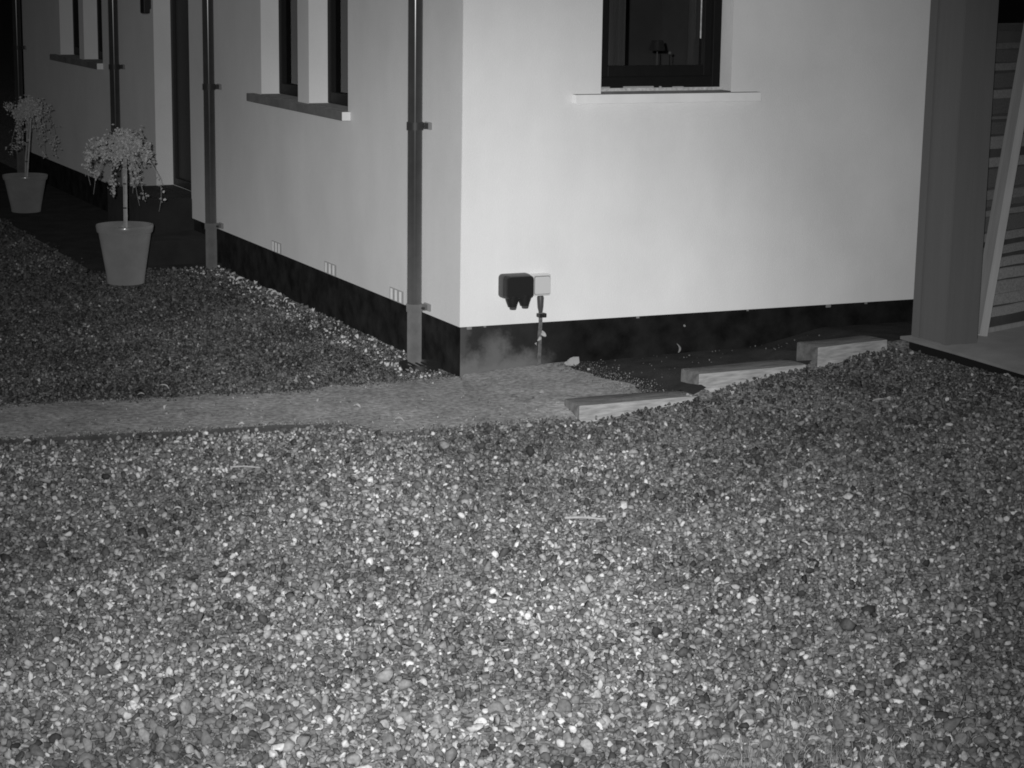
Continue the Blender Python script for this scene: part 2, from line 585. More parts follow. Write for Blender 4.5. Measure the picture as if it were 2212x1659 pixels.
def frame_ring(bm, axis, u0, u1, z0, z1, t0, t1, wd, bot=None, bevel=0.004):
    bot = bot or wd

    def B(ua, ub, za, zb):
        if axis == 'A':
            box(bm, t0, t1, ua, ub, za, zb, bevel)
        else:
            box(bm, ua, ub, t0, t1, za, zb, bevel)
    B(u0, u0 + wd, z0, z1)
    B(u1 - wd, u1, z0, z1)
    B(u0 + wd, u1 - wd, z0, z0 + bot)
    B(u0 + wd, u1 - wd, z1 - wd, z1)


# window in the lit gable wall
wb = obj('window', (lambda bm: (frame_ring(bm, 'B', BW[0] + .001, BW[1] - .001, 1.282, BW[3] - .001, 0.103, 0.175, 0.045, 0.06), bm)[1])(bmesh.new()), M_frame, house)
bm = bmesh.new()
frame_ring(bm, 'B', BW[0] + .047, BW[1] - .047, 1.344, BW[3] - .05, 0.112, 0.165, 0.042, 0.05)
obj('sash', bm, M_frame, wb)
obj('pane', bx(BW[0] + .089, BW[1] - .089, 0.136, 0.140, 1.394, BW[3] - .092), M_glass, wb)
bm = bmesh.new()
box(bm, BW[0] + .002, BW[1] - .002, 0.066, 0.102, 1.2795, 1.2925, 0.003)
obj('sill_bead', bm, M_bead, wb)
for xa, xb, zt in [(0.705, 0.79, .006), (0.86, 1.02, .007), (1.05, 1.062, .006), (1.12, 1.18, .004)]:
    obj('pale_streak', bx(xa, xb, 0.095, 0.1025, 1.2927, 1.2927 + zt, 0.002), M_lump, wb)  # thin pale streaks along the bead
sb = bmesh.new()
box(sb, 0.545, 1.520, -0.050, -0.002, 1.232, 1.274, 0.004)
for f in sb.faces:
    if f.normal.z > 0.7:
        f.material_index = 1
sill = obj('sill', sb, [M_stone_pale, M_silltop], house)
obj('sill_inset', bx(BW[0] + .001, BW[1] - .001, -0.001, 0.20, 1.2325, 1.2790), M_silltop, sill)
# pale strip: glint along the sash gasket put into the colour
bm = bmesh.new()
box(bm, 1.268, 1.273, 0.1080, 0.1118, 1.52, 2.2)
obj('gasket', bm, M_bead, wb)

# inside the room behind that window
t_lamp = tag(empty('table_lamp', (1.275, 0.55, 1.24)), 'small table lamp with dark shade standing inside behind the window pane', 'lamp')
bm = bmesh.new(); lathe(bm, [(0.05, 0.0), (0.05, 0.012), (0.012, 0.025)], 20); obj('base', bm, M_frame, t_lamp, True)
bm = bmesh.new(); tube(bm, [(0, 0, .02), (0, 0, .2)], 0.0035, 8); obj('stem', bm, M_plate, t_lamp, True)
bm = bmesh.new(); lathe(bm, [(0.036, 0.205), (0.04, 0.21), (0.028, 0.255), (0.024, 0.255)], 24); obj('lamp_shade', bm, M_blackedge, t_lamp, True)
tb_ = tag(empty('side_table', (1.2, 0.62, 0.3)), 'dark side table just inside the window, carrying the table lamp', 'table')
obj('table_top', bx(-0.45, 0.45, -0.2, 0.2, 0.905, 0.94, 0.005), M_door, tb_)
for sx in (-1, 1):
    for sy in (-1, 1):
        obj('leg', bx(sx * .4 - .02, sx * .4 + .02, sy * .16 - .02, sy * .16 + .02, 0, 0.904), M_door, tb_)
M_polish = mat('polished_metal', 0.05, 0.1, spec=1.0)
bm = bmesh.new(); lathe(bm, [(0.02, -0.195), (0.02, -0.19), (0.0018, -0.18), (0.0018, -0.008)], 14)
kn = obj('glint_stand', bm, M_frame, None, True); kn.location = (1.3186, 0.50, 1.436)
bm = bmesh.new(); bmesh.ops.create_uvsphere(bm, u_segments=12, v_segments=8, radius=0.007); obj('knob', bm, M_lump, kn, True)  # pale ball puts a bright glint dot into the colour
tag(kn, 'slim dark ornament with pale knob in place of a bright glint, right of the lamp behind the window', 'glint_stand')


def curtain(x0, x1, y, z0, z1):
    bm = bmesh.new()
    n = 40
    pv = None
    for i in range(n + 1):
        x = x0 + (x1 - x0) * i / n
        yy = y + 0.018 * math.sin(i * 1.25) + 0.006 * math.sin(i * 3.1)
        a, c = bm.verts.new((x, yy, z0)), bm.verts.new((x, yy, z1))
        if pv:
            bm.faces.new((pv[0], a, c, pv[1]))
        pv = (a, c)
    return bm


cu = obj('curtain', curtain(1.33, 1.62, 0.34, 0.9, 2.4), M_curtain, None, True)
sm = cu.modifiers.new('thick', 'SOLIDIFY'); sm.thickness = 0.004
tag(cu, 'grey curtain hanging in folds inside right edge of the window', 'curtain')
cu2 = obj('curtain', curtain(0.86, 0.98, 0.34, 0.9, 2.4), M_curtain, None, True)
sm = cu2.modifiers.new('thick', 'SOLIDIFY'); sm.thickness = 0.004
tag(cu2, 'grey curtain hanging in folds inside left edge of the window', 'curtain')

# windows in the long wall: two narrow lights over one sill, twice
for (lo, hi, lights) in ((1.448, 3.088, AW[:2]), (6.794, 8.423, AW[2:])):
    s_ = bmesh.new()
    box(s_, -0.050, -0.002, lo, hi, 1.061, 1.106, 0.003)
    for f in s_.faces:
        if f.normal.y < -0.7:
            f.material_index = 1
        elif f.normal.z > 0.7:
            f.material_index = 2
    sl = obj('sill', s_, [M_stone, M_stone_pale, M_silltop], house)
    for (a, c) in lights:
        obj('sill_inset', bx(-0.001, 0.2, a + .001, c - .001, 1.0615, 1.1085), M_silltop, sl)
        bm = bmesh.new()
        frame_ring(bm, 'A', a + .001, c - .001, 1.1095, AZ1 - .001, 0.105, 0.17, 0.05, 0.06)
        wn = obj('window', bm, M_frame, house)
        obj('pane', bx(0.135, 0.139, a + .051, c - .051, 1.1695, AZ1 - .051), M_glass, wn)
        obj('blind', bx(0.20, 0.206, a - .02, c + .02, 1.0, AZ1), M_door, wn)

# door in its recess
bm = bmesh.new()
obj('threshold', bx(0.0135, 0.1155, DOOR[0] + .001, DOOR[1] - .001, 0.226, 0.3515), M_doorstep, house)
frame_ring(bm, 'A', DOOR[0] + .001, DOOR[1] - .001, 0.3525, DOOR[3] - .001, 0.116, 0.2, 0.05, 0.05)
dr = obj('door', bm, M_door, house)
obj('door_leaf', bx(0.135, 0.18, DOOR[0] + .052, DOOR[1] - .052, 0.404, DOOR[3] - .052, 0.004), M_door, dr)
bm = bmesh.new(); tube(bm, [(0.13, 4.60, 1.35), (0.09, 4.60, 1.35), (0.09, 4.72, 1.35)], 0.009, 10); obj('handle', bm, M_bracket, dr, True)

# weep vents above the plinth of the long wall (parts of the house)
for (yc, w_) in ((2.691, 0.165), (1.768, 0.180), (0.792, 0.180)):
    v_ = bmesh.new()
    box(v_, -0.006, -0.001, yc - w_ / 2, yc + w_ / 2, 0.226, 0.288, 0.001)
    vo = obj('wall_vent', v_, M_ventdark, house)
    n = 3
    for k in range(n):
        yy = yc - w_ / 2 + w_ * (k + 0.5) / n
        obj('louvre', bx(-0.0085, -0.0062, yy - 0.0125, yy + 0.0125, 0.231, 0.283), M_vent, vo)

# ------------------------------------------------------------------ downpipes
def make_pipe(y, r, brackets, foot, split, label, top=2.69, x=-0.07):
    root = tag(empty('downpipe', (x, y, foot)), label, 'downpipe', 'downpipes along the left wall')
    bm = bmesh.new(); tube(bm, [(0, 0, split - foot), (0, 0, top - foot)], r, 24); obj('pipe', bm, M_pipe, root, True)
    bm = bmesh.new(); tube(bm, [(0, 0, 0), (0, 0, split - foot - .002)], r * 1.03, 24); obj('standpipe', bm, M_standpipe, root, True)
    for z in brackets:
        bm = bmesh.new()
        tube(bm, [(0, 0, z - foot - .018), (0, 0, z - foot + .018)], r * 1.16, 24)
        lo = z < split + .05
        br = obj('bracket', bm, M_standpipe if lo else M_bracket, root, True)
        bm = bmesh.new(); box(bm, r * 1.1, -x - 0.012, -.022, .014, z - foot - .014, z - foot + .014, .003); obj('arm', bm, M_standpipe if lo else M_bracket, br)
        bm = bmesh.new(); box(bm, -x - 0.0118, -x - .001, -.04, .03, z - foot - .017, z - foot + .017, .002); obj('wall_plate', bm, M_plate, br)
        bm = bmesh.new(); tube(bm, [(r * 0.8, -r * 0.9, z - foot), (r * 1.0, -r * 1.25, z - foot)], .006, 8); obj('screw', bm, M_bracket, br, True)
    return root


make_pipe(0.385, 0.0335, (1.113, 0.262), -0.01, 0.262, 'nearest dark downpipe beside the house corner, with grey dusty foot above a drain')
make_pipe(3.79, 0.0335, (1.103, 0.2546), -0.02, 0.2546, 'dark downpipe with grey foot between the double window and the door recess')
make_pipe(6.18, 0.0335, (1.11,), 0.0, 0.33, 'dark downpipe on the wall beyond the door, partly behind the nearer potted tree')
make_pipe(9.62, 0.0335, (1.11,), 0.0, 0.33, 'farthest dark downpipe, at the far left end of the wall')

# drain gully under the nearest pipe
g_ = tag(empty('drain_gully', (-0.075, 0.30, 0)), 'black round drain gully in the gravel at the foot of the nearest downpipe', 'drain')
bm = bmesh.new()
lathe(bm, [(0.02, -0.03), (0.085, -0.03), (0.088, 0.012), (0.098, 0.014), (0.098, -0.04)], 28)
obj('rim', bm, M_black, g_, True)
for k in range(5):
    xx = -0.06 + 0.03 * k
    hw = math.sqrt(max(0.083 ** 2 - xx ** 2, 0))
    obj('grate_bar', bx(xx - .004, xx + .004, -hw, hw, 0.0, 0.006), M_black, g_)

# wall lantern by the door
wl = tag(empty('wall_lantern', (0, 5.425, 1.502)), 'black box lantern fixed on the wall above, left of the door recess', 'wall lamp')
obj('body', bx(-0.055, -0.012, -0.05, 0.05, 0.0, 0.28, 0.006), M_black, wl)
obj('back_plate', bx(-0.0115, -0.001, -0.04, 0.04, 0.03, 0.26, 0.003), M_black, wl)
obj('lens', bx(-0.048, -0.02, -0.035, 0.035, -0.005, -0.0005, 0.001), M_plate, wl)

# ------------------------------------------------------------------ sockets on the gable wall
def rounded(bm, x0, x1, z0, z1, y0, y1, r, seg=5, taper=0.0):
    def loop(y, ins):
        vs = []
        for (cx_, cz_, a0) in ((x1 - r, z1 - r, 0), (x0 + r, z1 - r, 90), (x0 + r, z0 + r, 180), (x1 - r, z0 + r, 270)):
            for k in range(seg + 1):
                a = math.radians(a0 + 90 * k / seg)
                px, pz = cx_ + r * math.cos(a), cz_ + r * math.sin(a)
                mxx, mzz = (x0 + x1) / 2, (z0 + z1) / 2
                vs.append(bm.verts.new((mxx + (px - mxx) * (1 - ins), y, mzz + (pz - mzz) * (1 - ins))))
        return vs
    ls = [loop(y1, 0), loop(y0 + 0.008, taper * 0.5), loop(y0, taper + 0.04)]
    for a, c in zip(ls, ls[1:]):
        n = len(a)
        for k in range(n):
            bm.faces.new((a[k], a[(k + 1) % n], c[(k + 1) % n], c[k]))
    bm.faces.new(ls[0])
    bm.faces.new(ls[-1][::-1])


so = tag(empty('outdoor_socket', (0, 0, 0)), 'black weatherproof double socket box on the white wall, with two cable openings below', 'socket')
bm = bmesh.new(); rounded(bm, 0.190, 0.338, 0.352, 0.462, -0.045, -0.001, 0.018); obj('back_box', bm, M_blackedge, so, True)
bm = bmesh.new(); rounded(bm, 0.196, 0.335, 0.352, 0.460, -0.085, -0.0455, 0.020, taper=0.03); obj('lid', bm, M_black, so, True)
for xc, dz in ((0.236, -0.003), (0.297, 0.0)):
    bm = bmesh.new()
    tube(bm, [(xc, -0.055, 0.370 + dz), (xc, -0.055, 0.350 + dz), (xc, -0.057, 0.330 + dz), (xc, -0.058, 0.318 + dz)], [0.034, 0.031, 0.024, 0.020], 16)
    gd = obj('cable_opening', bm, M_black, so, True)
    bm = bmesh.new(); tube(bm, [(xc + .003, -0.058, 0.3175 + dz), (xc + .003, -0.058, 0.306 + dz)], [0.018, 0.014], 16); obj('gland', bm, M_blackedge, gd, True)

jb = tag(empty('junction_box', (0, 0, 0)), 'small white junction box beside the black socket, with a conduit running to ground', 'junction box')
bm = bmesh.new(); rounded(bm, 0.346, 0.437, 0.356, 0.456, -0.042, -0.001, 0.008); obj('box_body', bm, M_white, jb, True)
bm = bmesh.new(); rounded(bm, 0.352, 0.431, 0.3625, 0.449, -0.0455, -0.0422, 0.006); obj('gasket', bm, M_plate, jb, True)
bm = bmesh.new(); rounded(bm, 0.355, 0.428, 0.366, 0.445, -0.052, -0.0457, 0.006); obj('cover', bm, M_white, jb, True)
bm = bmesh.new(); tube(bm, [(0.392, -0.024, 0.355), (0.393, -0.024, 0.345), (0.394, -0.023, 0.300), (0.396, -0.022, 0.275)], [0.013, 0.0165, 0.014, 0.009], 14); obj('boot', bm, M_blackedge, jb, True)
bm = bmesh.new(); tube(bm, [(0.396, -0.020, 0.278), (0.399, -0.016, 0.225), (0.397, -0.012, 0.17), (0.402, -0.006, 0.11), (0.400, -0.003, 0.05), (0.404, -0.002, -0.03)], [0.0095, 0.0088, 0.0095, 0.008, 0.0088, 0.008], 12); obj('conduit', bm, M_conduit, jb, True)
bm = bmesh.new(); box(bm, 0.383, 0.412, -0.034, -0.001, 0.252, 0.270, .003); box(bm, 0.411, 0.424, -0.03, -0.004, 0.251, 0.271, .003); obj('clip', bm, M_black, jb)

# ------------------------------------------------------------------ timber steps
labs = ['lowest bleached timber step, beside the grit path at the wall corner',
        'middle bleached timber step, between the lowest and the uppermost one',
        'uppermost bleached timber step, next to the paved slab of the porch']
for (x0, x1, ya, yb, top), lab in zip(SL, labs):
    ang = math.atan2(yb - ya, x1 - x0)
    L = math.hypot(x1 - x0, yb - ya)
    bm = bmesh.new()
    box(bm, 0, L, 0, SW, -0.22, 0, 0.007)
    bmesh.ops.subdivide_edges(bm, edges=[e for e in bm.edges if abs((e.verts[0].co - e.verts[1].co).x) > 0.3], cuts=14)
    for v in bm.verts:
        v.co.y += 0.002 * math.sin(v.co.x * 11 + top * 90 + v.co.z * 9)
        v.co.z += 0.0012 * math.sin(v.co.x * 9 + v.co.y * 20 + top * 70)
    bm.normal_update()
    for f in bm.faces:
        if f.normal.z > 0.6:
            f.material_index = 1
        elif f.normal.x < -0.6:
            f.material_index = 2
    o = obj('timber_step', bm, [M_sleeper, M_sleepertop, M_sleeperend], None, True)
    o.location = (x0, ya, top)
    o.rotation_euler = (0, 0, ang)
    tag(o, lab, 'step', 'timber steps climbing along the wall')

# ------------------------------------------------------------------ porch on the right
obj_slab = tag(empty('porch_floor', (1.95, -0.65, 0)), 'grey paved porch floor with thin lip over a dark gap, on the right', 'porch floor')
bm = bmesh.new()
pts = [(1.962, -0.64)] + [(1.962 - 0.012 * i / 4 + 0.006 * math.sin(i * 2.1), -0.62 - 0.45 * i) for i in range(1, 6)] + [(5.0, -2.9), (5.0, 0.40), (2.66, -0.44), (2.19, -0.63)]
lo_ = [bm.verts.new((x - 1.95, y + 0.65, 0.158)) for x, y in pts]
up_ = [bm.verts.new((x - 1.95, y + 0.65, 0.172)) for x, y in pts]
n = len(pts)
for i in range(n):
    bm.faces.new((lo_[i], lo_[(i + 1) % n], up_[(i + 1) % n], up_[i]))
bm.faces.new(up_)
bm.faces.new(lo_[::-1])
obj('slab', bm, M_slab, obj_slab)
bm = bmesh.new()
pts = [(2.00, -0.66), (2.00, -2.8), (4.9, -2.8), (4.9, 0.30), (2.66, -0.47), (2.19, -0.66)]
lo_ = [bm.verts.new((x - 1.95, y + 0.65, -0.15)) for x, y in pts]
up_ = [bm.verts.new((x - 1.95, y + 0.65, 0.157)) for x, y in pts]
for i in range(len(pts)):
    bm.faces.new((lo_[i], lo_[(i + 1) % len(pts)], up_[(i + 1) % len(pts)], up_[i]))
bm.faces.new(up_); bm.faces.new(lo_[::-1])
obj('base', bm, M_under, obj_slab)

pp = tag(empty('porch_post', (2.020, -0.92, 0.1725)), 'thick dark stained porch post standing on the slab edge, against the white wall', 'post')
pp.rotation_euler = (0, math.radians(0.55), 0)
bm = bmesh.new(); box(bm, 0.0, 0.168, 0.0, 0.262, 0.0, 2.5, 0.004); obj('post_core', bm, M_postm, pp)
bm = bmesh.new()
box(bm, -0.008, 0.022, -0.008, -0.0005, 0.0, 2.49, .002)
obj('corner_trim', bm, M_postm, pp)
obj('corner_trim', bx(-0.008, -0.0005, 0.0, 0.03, 0.0, 2.49, .002), M_postm, pp)
obj('corner_trim', bx(0.085, 0.168, -0.006, -0.0005, 0.0, 2.49, .002), M_postm, pp)
obj('edge_trim', bx(-0.010, -0.0005, 0.20, 0.262, 0.0, 2.49, .003), M_postm, pp)

sc_ang = math.atan2(0.1476, 0.3997)
scr = tag(empty('slatted_screen', (2.20, -0.756, 0.1725), sc_ang), 'screen of rough horizontal timber slats behind the porch post', 'screen')
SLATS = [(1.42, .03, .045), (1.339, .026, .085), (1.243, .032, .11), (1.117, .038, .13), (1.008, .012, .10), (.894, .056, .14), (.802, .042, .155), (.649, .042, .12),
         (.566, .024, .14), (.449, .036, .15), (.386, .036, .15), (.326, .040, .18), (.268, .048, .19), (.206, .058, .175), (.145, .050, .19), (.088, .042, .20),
         (1.291, .055, .062), (1.180, .065, .066), (1.062, .075, .066), (.958, .055, .072), (.725, .085, .075), (.607, .03, .078), (.509, .07, .078)]  # gap shade and low haze put into the tones; dim boards fill gaps
for (z, h, tone) in SLATS:
    bm = bmesh.new()
    dy = random.uniform(-0.010, 0.0) if tone > .08 else 0.012
    tilt = random.uniform(-0.007, 0.007)
    box(bm, 0, 1.4, dy - 0.012, 0.012 + dy, z - h / 2, z + h / 2, 0.003)
    bmesh.ops.subdivide_edges(bm, edges=[e for e in bm.edges if abs((e.verts[0].co - e.verts[1].co).x) > 1.0], cuts=18)
    for v in bm.verts:
        v.co.z += 0.0008 * math.sin(v.co.x * 7 + z * 40) + 0.0012 * math.sin(v.co.x * 23 + z * 90) + (v.co.x - 0.35) * tilt
    o = obj('slat', bm, M_slat, scr)
    a = o.data.attributes.new('tone', 'FLOAT', 'POINT')
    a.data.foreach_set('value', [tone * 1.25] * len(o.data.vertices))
obj('backing_board', bx(0, 1.4, 0.03, 0.045, 0.0, 1.44), mat('screen_backing', 0.06, 0.9, 0.3, 4), scr)
obj('skirting_board', bx(0, 1.4, -0.035, -0.0175, 0.0, 0.022, .003), M_plankA, scr)
obj('screen_post', bx(0.10, 0.15, 0.046, 0.09, 0.0, 1.75, .003), M_postm, scr)

pl = tag(empty('leaning_plank', (2.308, -0.752, 0.1735)), 'pale timber beam leaning against the slatted screen, pale edge outward', 'beam')
pl.rotation_euler = (math.radians(-2.0), math.radians(9.8), 0)
obj('beam_face', bx(-0.040, -0.0005, -0.030, 0.0, 0.008, 1.75, .003), M_plankA, pl)
obj('beam_edge', bx(0.0, 0.042, -0.034, 0.0, 0.002, 1.75, .003), M_plankB, pl)

# ------------------------------------------------------------------ door steps
st = tag(obj('door_step', bx(-0.34, 0.0125, 4.46, 5.343, -0.02, 0.350, 0.006), M_doorstep), 'upper dark step, level with the threshold of the recessed door', 'step', 'dark steps in front of the door')
st2 = tag(obj('door_step', bx(-0.60, 0.0125, 3.93, 4.457, -0.02, 0.150, 0.006), M_doorstep), 'lower wide dark step, right behind the nearer plant pot', 'step', 'dark steps in front of the door')

# ------------------------------------------------------------------ potted weeping trees
def make_pot(loc, sc, label):
    root = tag(empty('plant_pot', loc), label, 'plant pot', 'plant pots beside the wall')
    bm = bmesh.new()
    lathe(bm, [(0.100, 0.0), (0.106, 0.004), (0.113, 0.06), (0.129, 0.16), (0.149, 0.285), (0.151, 0.300), (0.149, 0.29), (0.135, 0.25)], 48)
    obj('pot_body', bm, M_pot, root, True)
    bm = bmesh.new()
    lathe(bm, [(0.140, 0.298), (0.156, 0.300), (0.161, 0.306), (0.166, 0.338), (0.163, 0.345), (0.155, 0.345), (0.150, 0.338), (0.146, 0.298)], 48)
    bm.faces.ensure_lookup_table()
    bmesh.ops.delete(bm, geom=[f for f in bm.faces if len(f.verts) > 4], context='FACES')
    obj('pot_rim', bm, M_pot, root, True)
    bm = bmesh.new()
    lathe(bm, [(0.144, 0.310), (0.05, 0.316), (0.012, 0.317)], 32)
    bm.faces.ensure_lookup_table()
    bmesh.ops.delete(bm, geom=[f for f in bm.faces if len(f.verts) > 4], context='FACES')
    obj('potting_soil', bm, M_soilpot, root, True)
    root.scale = sc
    return root


def make_tree(loc, seed, hgt, label, lean, droops, spread):
    r = random.Random(seed)
    root = tag(empty('weeping_tree', loc), label, 'small tree', 'weeping trees in pots')
    top = Vector((lean[0], lean[1], hgt))
    bm = bmesh.new()
    tube(bm, [(0, 0, -0.03), Vector((lean[0] * .2, 0, hgt * .3)), Vector((lean[0] * .7, lean[1] * .6, hgt * .7)), top], [0.0065, 0.006, 0.0055, 0.004], 10)
    obj('trunk', bm, M_bark, root, True)
    bm = bmesh.new()
    cx_ = 0.008
    cpts = [Vector((cx_, -0.012, -0.03)) + (Vector((lean[0] * .9, lean[1], hgt * 0.80 + .03))) * k / 24 for k in range(25)]
    tube(bm, cpts, [0.0055 if k % 6 else 0.0068 for k in range(25)], 10)
    obj('cane', bm, M_cane, root, True)
    for zz in (0.13, 0.27):
        bm = bmesh.new()
        tube(bm, [Vector((cx_ * .6 + lean[0] * .9 * zz / hgt, -0.006, zz - .004)), Vector((cx_ * .6 + lean[0] * .9 * zz / hgt, -0.006, zz + .004))], 0.0125, 10)
        obj('tie', bm, M_tie, root, True)
    # branches arch over and weep; leaves crowd along them
    bmb = bmesh.new()
    V, Fc, tones = [], [], []

    def leaf_at(p):
        d = Vector((r.gauss(0, 1), r.gauss(0, 1), r.gauss(-.4, .8))).normalized()
        s = d.cross(Vector((r.gauss(0, 1), r.gauss(0, 1), r.gauss(0, 1)))).normalized()
        L_, W_ = r.uniform(.013, .026), r.uniform(.0045, .0085)
        b0 = len(V)
        V.extend([p, p + d * L_ * .45 + s * W_, p + d * L_, p + d * L_ * .45 - s * W_])
        Fc.append((b0, b0 + 1, b0 + 2, b0 + 3))
        tones.extend([r.uniform(0.26, 0.58)] * 4)

    for i in range(droops):
        a = 2 * math.pi * (i + r.random() * 1.4) / droops
        reach = spread * (r.uniform(0.25, 0.7) if r.random() < .6 else r.uniform(.75, 1.05))
        rise = r.uniform(0.0, 0.06)
        drop = r.uniform(0.0, 0.10) if r.random() < .72 else r.uniform(.2, .36)
        st_ = top * r.uniform(0.84, 1.0)
        bend = r.uniform(-.9, .9)
        pts_ = []
        for k in range(10):
            f = k / 9
            rad = reach * math.sin(min(f * 1.2, 1.0) * math.pi / 2)
            z = rise * math.sin(min(f * 2.4, 1) * math.pi) - drop * max(0, f - .3) ** 1.3 * 1.6
            aa = a + bend * f
            pts_.append(st_ + Vector((math.cos(aa) * rad + r.uniform(-.009, .009), math.sin(aa) * rad + r.uniform(-.009, .009), z)))
        tube(bmb, pts_, [0.0034 - 0.00028 * k for k in range(10)], 5, False)
        # leaves sit in uneven tufts along each branch
        for tuft in range(r.randint(5, 9)):
            f = r.random() * 8.99
            k = int(f)
            c = pts_[k].lerp(pts_[k + 1], f - k)
            sg = r.uniform(.007, .019)
            for q in range(r.randint(6, 18)):
                leaf_at(c + Vector((r.gauss(0, sg), r.gauss(0, sg), r.gauss(0, sg * 1.2))))
    obj('branch', bmb, M_bark, root, True)
    me = bpy.data.meshes.new('crown')
    me.from_pydata([tuple(v) for v in V], [], Fc)
    me.materials.append(M_leaf)
    at = me.attributes.new('tone', 'FLOAT', 'POINT')
    at.data.foreach_set('value', tones)
    link('crown', me, root)
    return root


make_pot((-0.735, 3.27, 0.004), (1, 1, 1), 'grey glazed plant pot, the nearer of two, on gravel by the dark steps')
make_tree((-0.735, 3.27, 0.315), 5, 0.53, 'pale weeping tree with bamboo cane, growing in the nearer pot', (0.005, 0.0), 26, 0.225)
make_pot((-0.555, 7.02, 0.006), (1, 1, 0.80), 'grey glazed plant pot, the farther of two, at the far left')
make_tree((-0.555, 7.02, 0.25), 9, 0.56, 'pale weeping tree growing in the farther pot, at the far left', (0.05, 0.0), 26, 0.175)

# ------------------------------------------------------------------ gravel
def in_path(x, y):
    lo = np.interp(x, [-9, -2.2, -1.5, -0.85, -0.74, -0.4, 0.04, 0.13, 0.14, 0.58], [-0.2, -0.626, -0.72, -0.79, -1.05, -1.04, -1.02, -1.0, -0.90, -0.88])
    hi = np.interp(x, [-9, -2.07, -0.9, -0.3, 0.0, 0.02, 0.58], [0.35, 0.05, -0.10, -0.03, -0.04, 0.008, 0.008])
    return (x < 0.58) & (y > lo + 0.012) & (y < hi - 0.012)


def blocked(x, y, margin=0.0):
    h = (x > -0.004 - margin) & (y > -0.004 - margin)
    stp = (x > 0.13) & (x < 1.955) & (y > yfront(x) - 0.004)
    slab = (x > 1.955) & (y > -3.0)
    side = (x > -0.78 + 0.05 * np.sin(y * 9)) & (y > 3.88 + 0.03 * np.sin(x * 21))
    edge = (x < -0.84) & (y > np.interp(x, [-9, -2.2, -1.5, -0.85], [-0.2, -0.626, -0.72, -0.79]) - 0.012) & (y < np.interp(x, [-9, -2.2, -1.5, -0.85], [-0.2, -0.626, -0.72, -0.79]) + 0.01)
    gul = (x + 0.075) ** 2 + (y - 0.30) ** 2 < 0.088 ** 2
    pot = ((x + 0.735) ** 2 + (y - 3.27) ** 2 < 0.1 ** 2)
    return h | stp | slab | side | gul | pot | edge


def wedge(n, r0, r1, a0=5.5, a1=43.5):
    r = np.sqrt(rng.uniform(r0 * r0, r1 * r1, n))
    a = np.radians(rng.uniform(a0, a1, n))
    return CAM.x + r * np.sin(a), CAM.y + r * np.cos(a)


def area(r0, r1):
    return 0.5 * math.radians(38) * (r1 * r1 - r0 * r0)


def protos(k, level):
    res = []
    for i in range(k):
        bm = bmesh.new()
        if level:
            bmesh.ops.create_icosphere(bm, subdivisions=level, radius=1)
        else:
            bmesh.ops.create_cube(bm, size=1.25)
            bmesh.ops.triangulate(bm, faces=bm.faces)
        co = np.array([v.co[:] for v in bm.verts])
        fc = np.array([[v.index for v in f.verts] for f in bm.faces])
        bm.free()
        # chop by random planes: angular, crushed-stone faces
        for q in range(7):
            nrm = rng.normal(size=3); nrm /= np.linalg.norm(nrm)
            dist = rng.uniform(0.35, 0.75)
            over = np.maximum(co @ nrm - dist, 0)
            co = co - over[:, None] * nrm
        co *= rng.uniform(0.93, 1.07, (len(co), 1))
        res.append(co)
    return np.array(res), fc


def stone_geo(px, py, pz, size, level):
    n = len(px)
    pr, fc = protos(24, level)
    idx = rng.integers(0, len(pr), n)
    V = pr[idx] * np.stack([size * rng.uniform(.8, 1.3, n), size * rng.uniform(.6, 1.0, n), size * rng.uniform(.5, .95, n)], -1)[:, None, :]
    q = rng.normal(size=(n, 4)); q[:, 1:3] *= 0.55
    q /= np.linalg.norm(q, axis=1, keepdims=True)
    w_, x_, y_, z_ = q.T
    Rm = np.stack([np.stack([1 - 2 * (y_ * y_ + z_ * z_), 2 * (x_ * y_ - z_ * w_), 2 * (x_ * z_ + y_ * w_)], -1),
                   np.stack([2 * (x_ * y_ + z_ * w_), 1 - 2 * (x_ * x_ + z_ * z_), 2 * (y_ * z_ - x_ * w_)], -1),
                   np.stack([2 * (x_ * z_ - y_ * w_), 2 * (y_ * z_ + x_ * w_), 1 - 2 * (x_ * x_ + y_ * y_)], -1)], 1)
    V = np.einsum('nij,nkj->nki', Rm, V) + np.stack([px, py, pz], -1)[:, None, :]
    k = V.shape[1]
    Fi = (fc[None] + (np.arange(n) * k)[:, None, None]).reshape(-1, 3)
    return V.reshape(-1, 3), Fi, k


def build_stones(name, px, py, pz, size, tone, levels=None):
    levels = np.ones(len(px), int) if levels is None else levels
    Vs, Fs, Ts, off = [], [], [], 0
    for lv in np.unique(levels):
        mk = levels == lv
        V, Fi, k = stone_geo(px[mk], py[mk], pz[mk], size[mk], int(lv))
        Vs.append(V); Fs.append(Fi + off); Ts.append(np.repeat(tone[mk], k)); off += len(V)
    V, Fi, T = np.concatenate(Vs), np.concatenate(Fs), np.concatenate(Ts)
    me = bpy.data.meshes.new(name)
    me.vertices.add(len(V))
    me.vertices.foreach_set('co', V.astype(np.float32).ravel())
    me.loops.add(len(Fi) * 3)
    me.loops.foreach_set('vertex_index', Fi.astype(np.int32).ravel())
    me.polygons.add(len(Fi))
    me.polygons.foreach_set('loop_start', np.arange(0, len(Fi) * 3, 3, dtype=np.int32))
    me.update(calc_edges=True)
    at = me.attributes.new('tone', 'FLOAT', 'POINT')
    at.data.foreach_set('value', T.astype(np.float32))
    me.materials.append(M_gravel)
    return link(name, me)


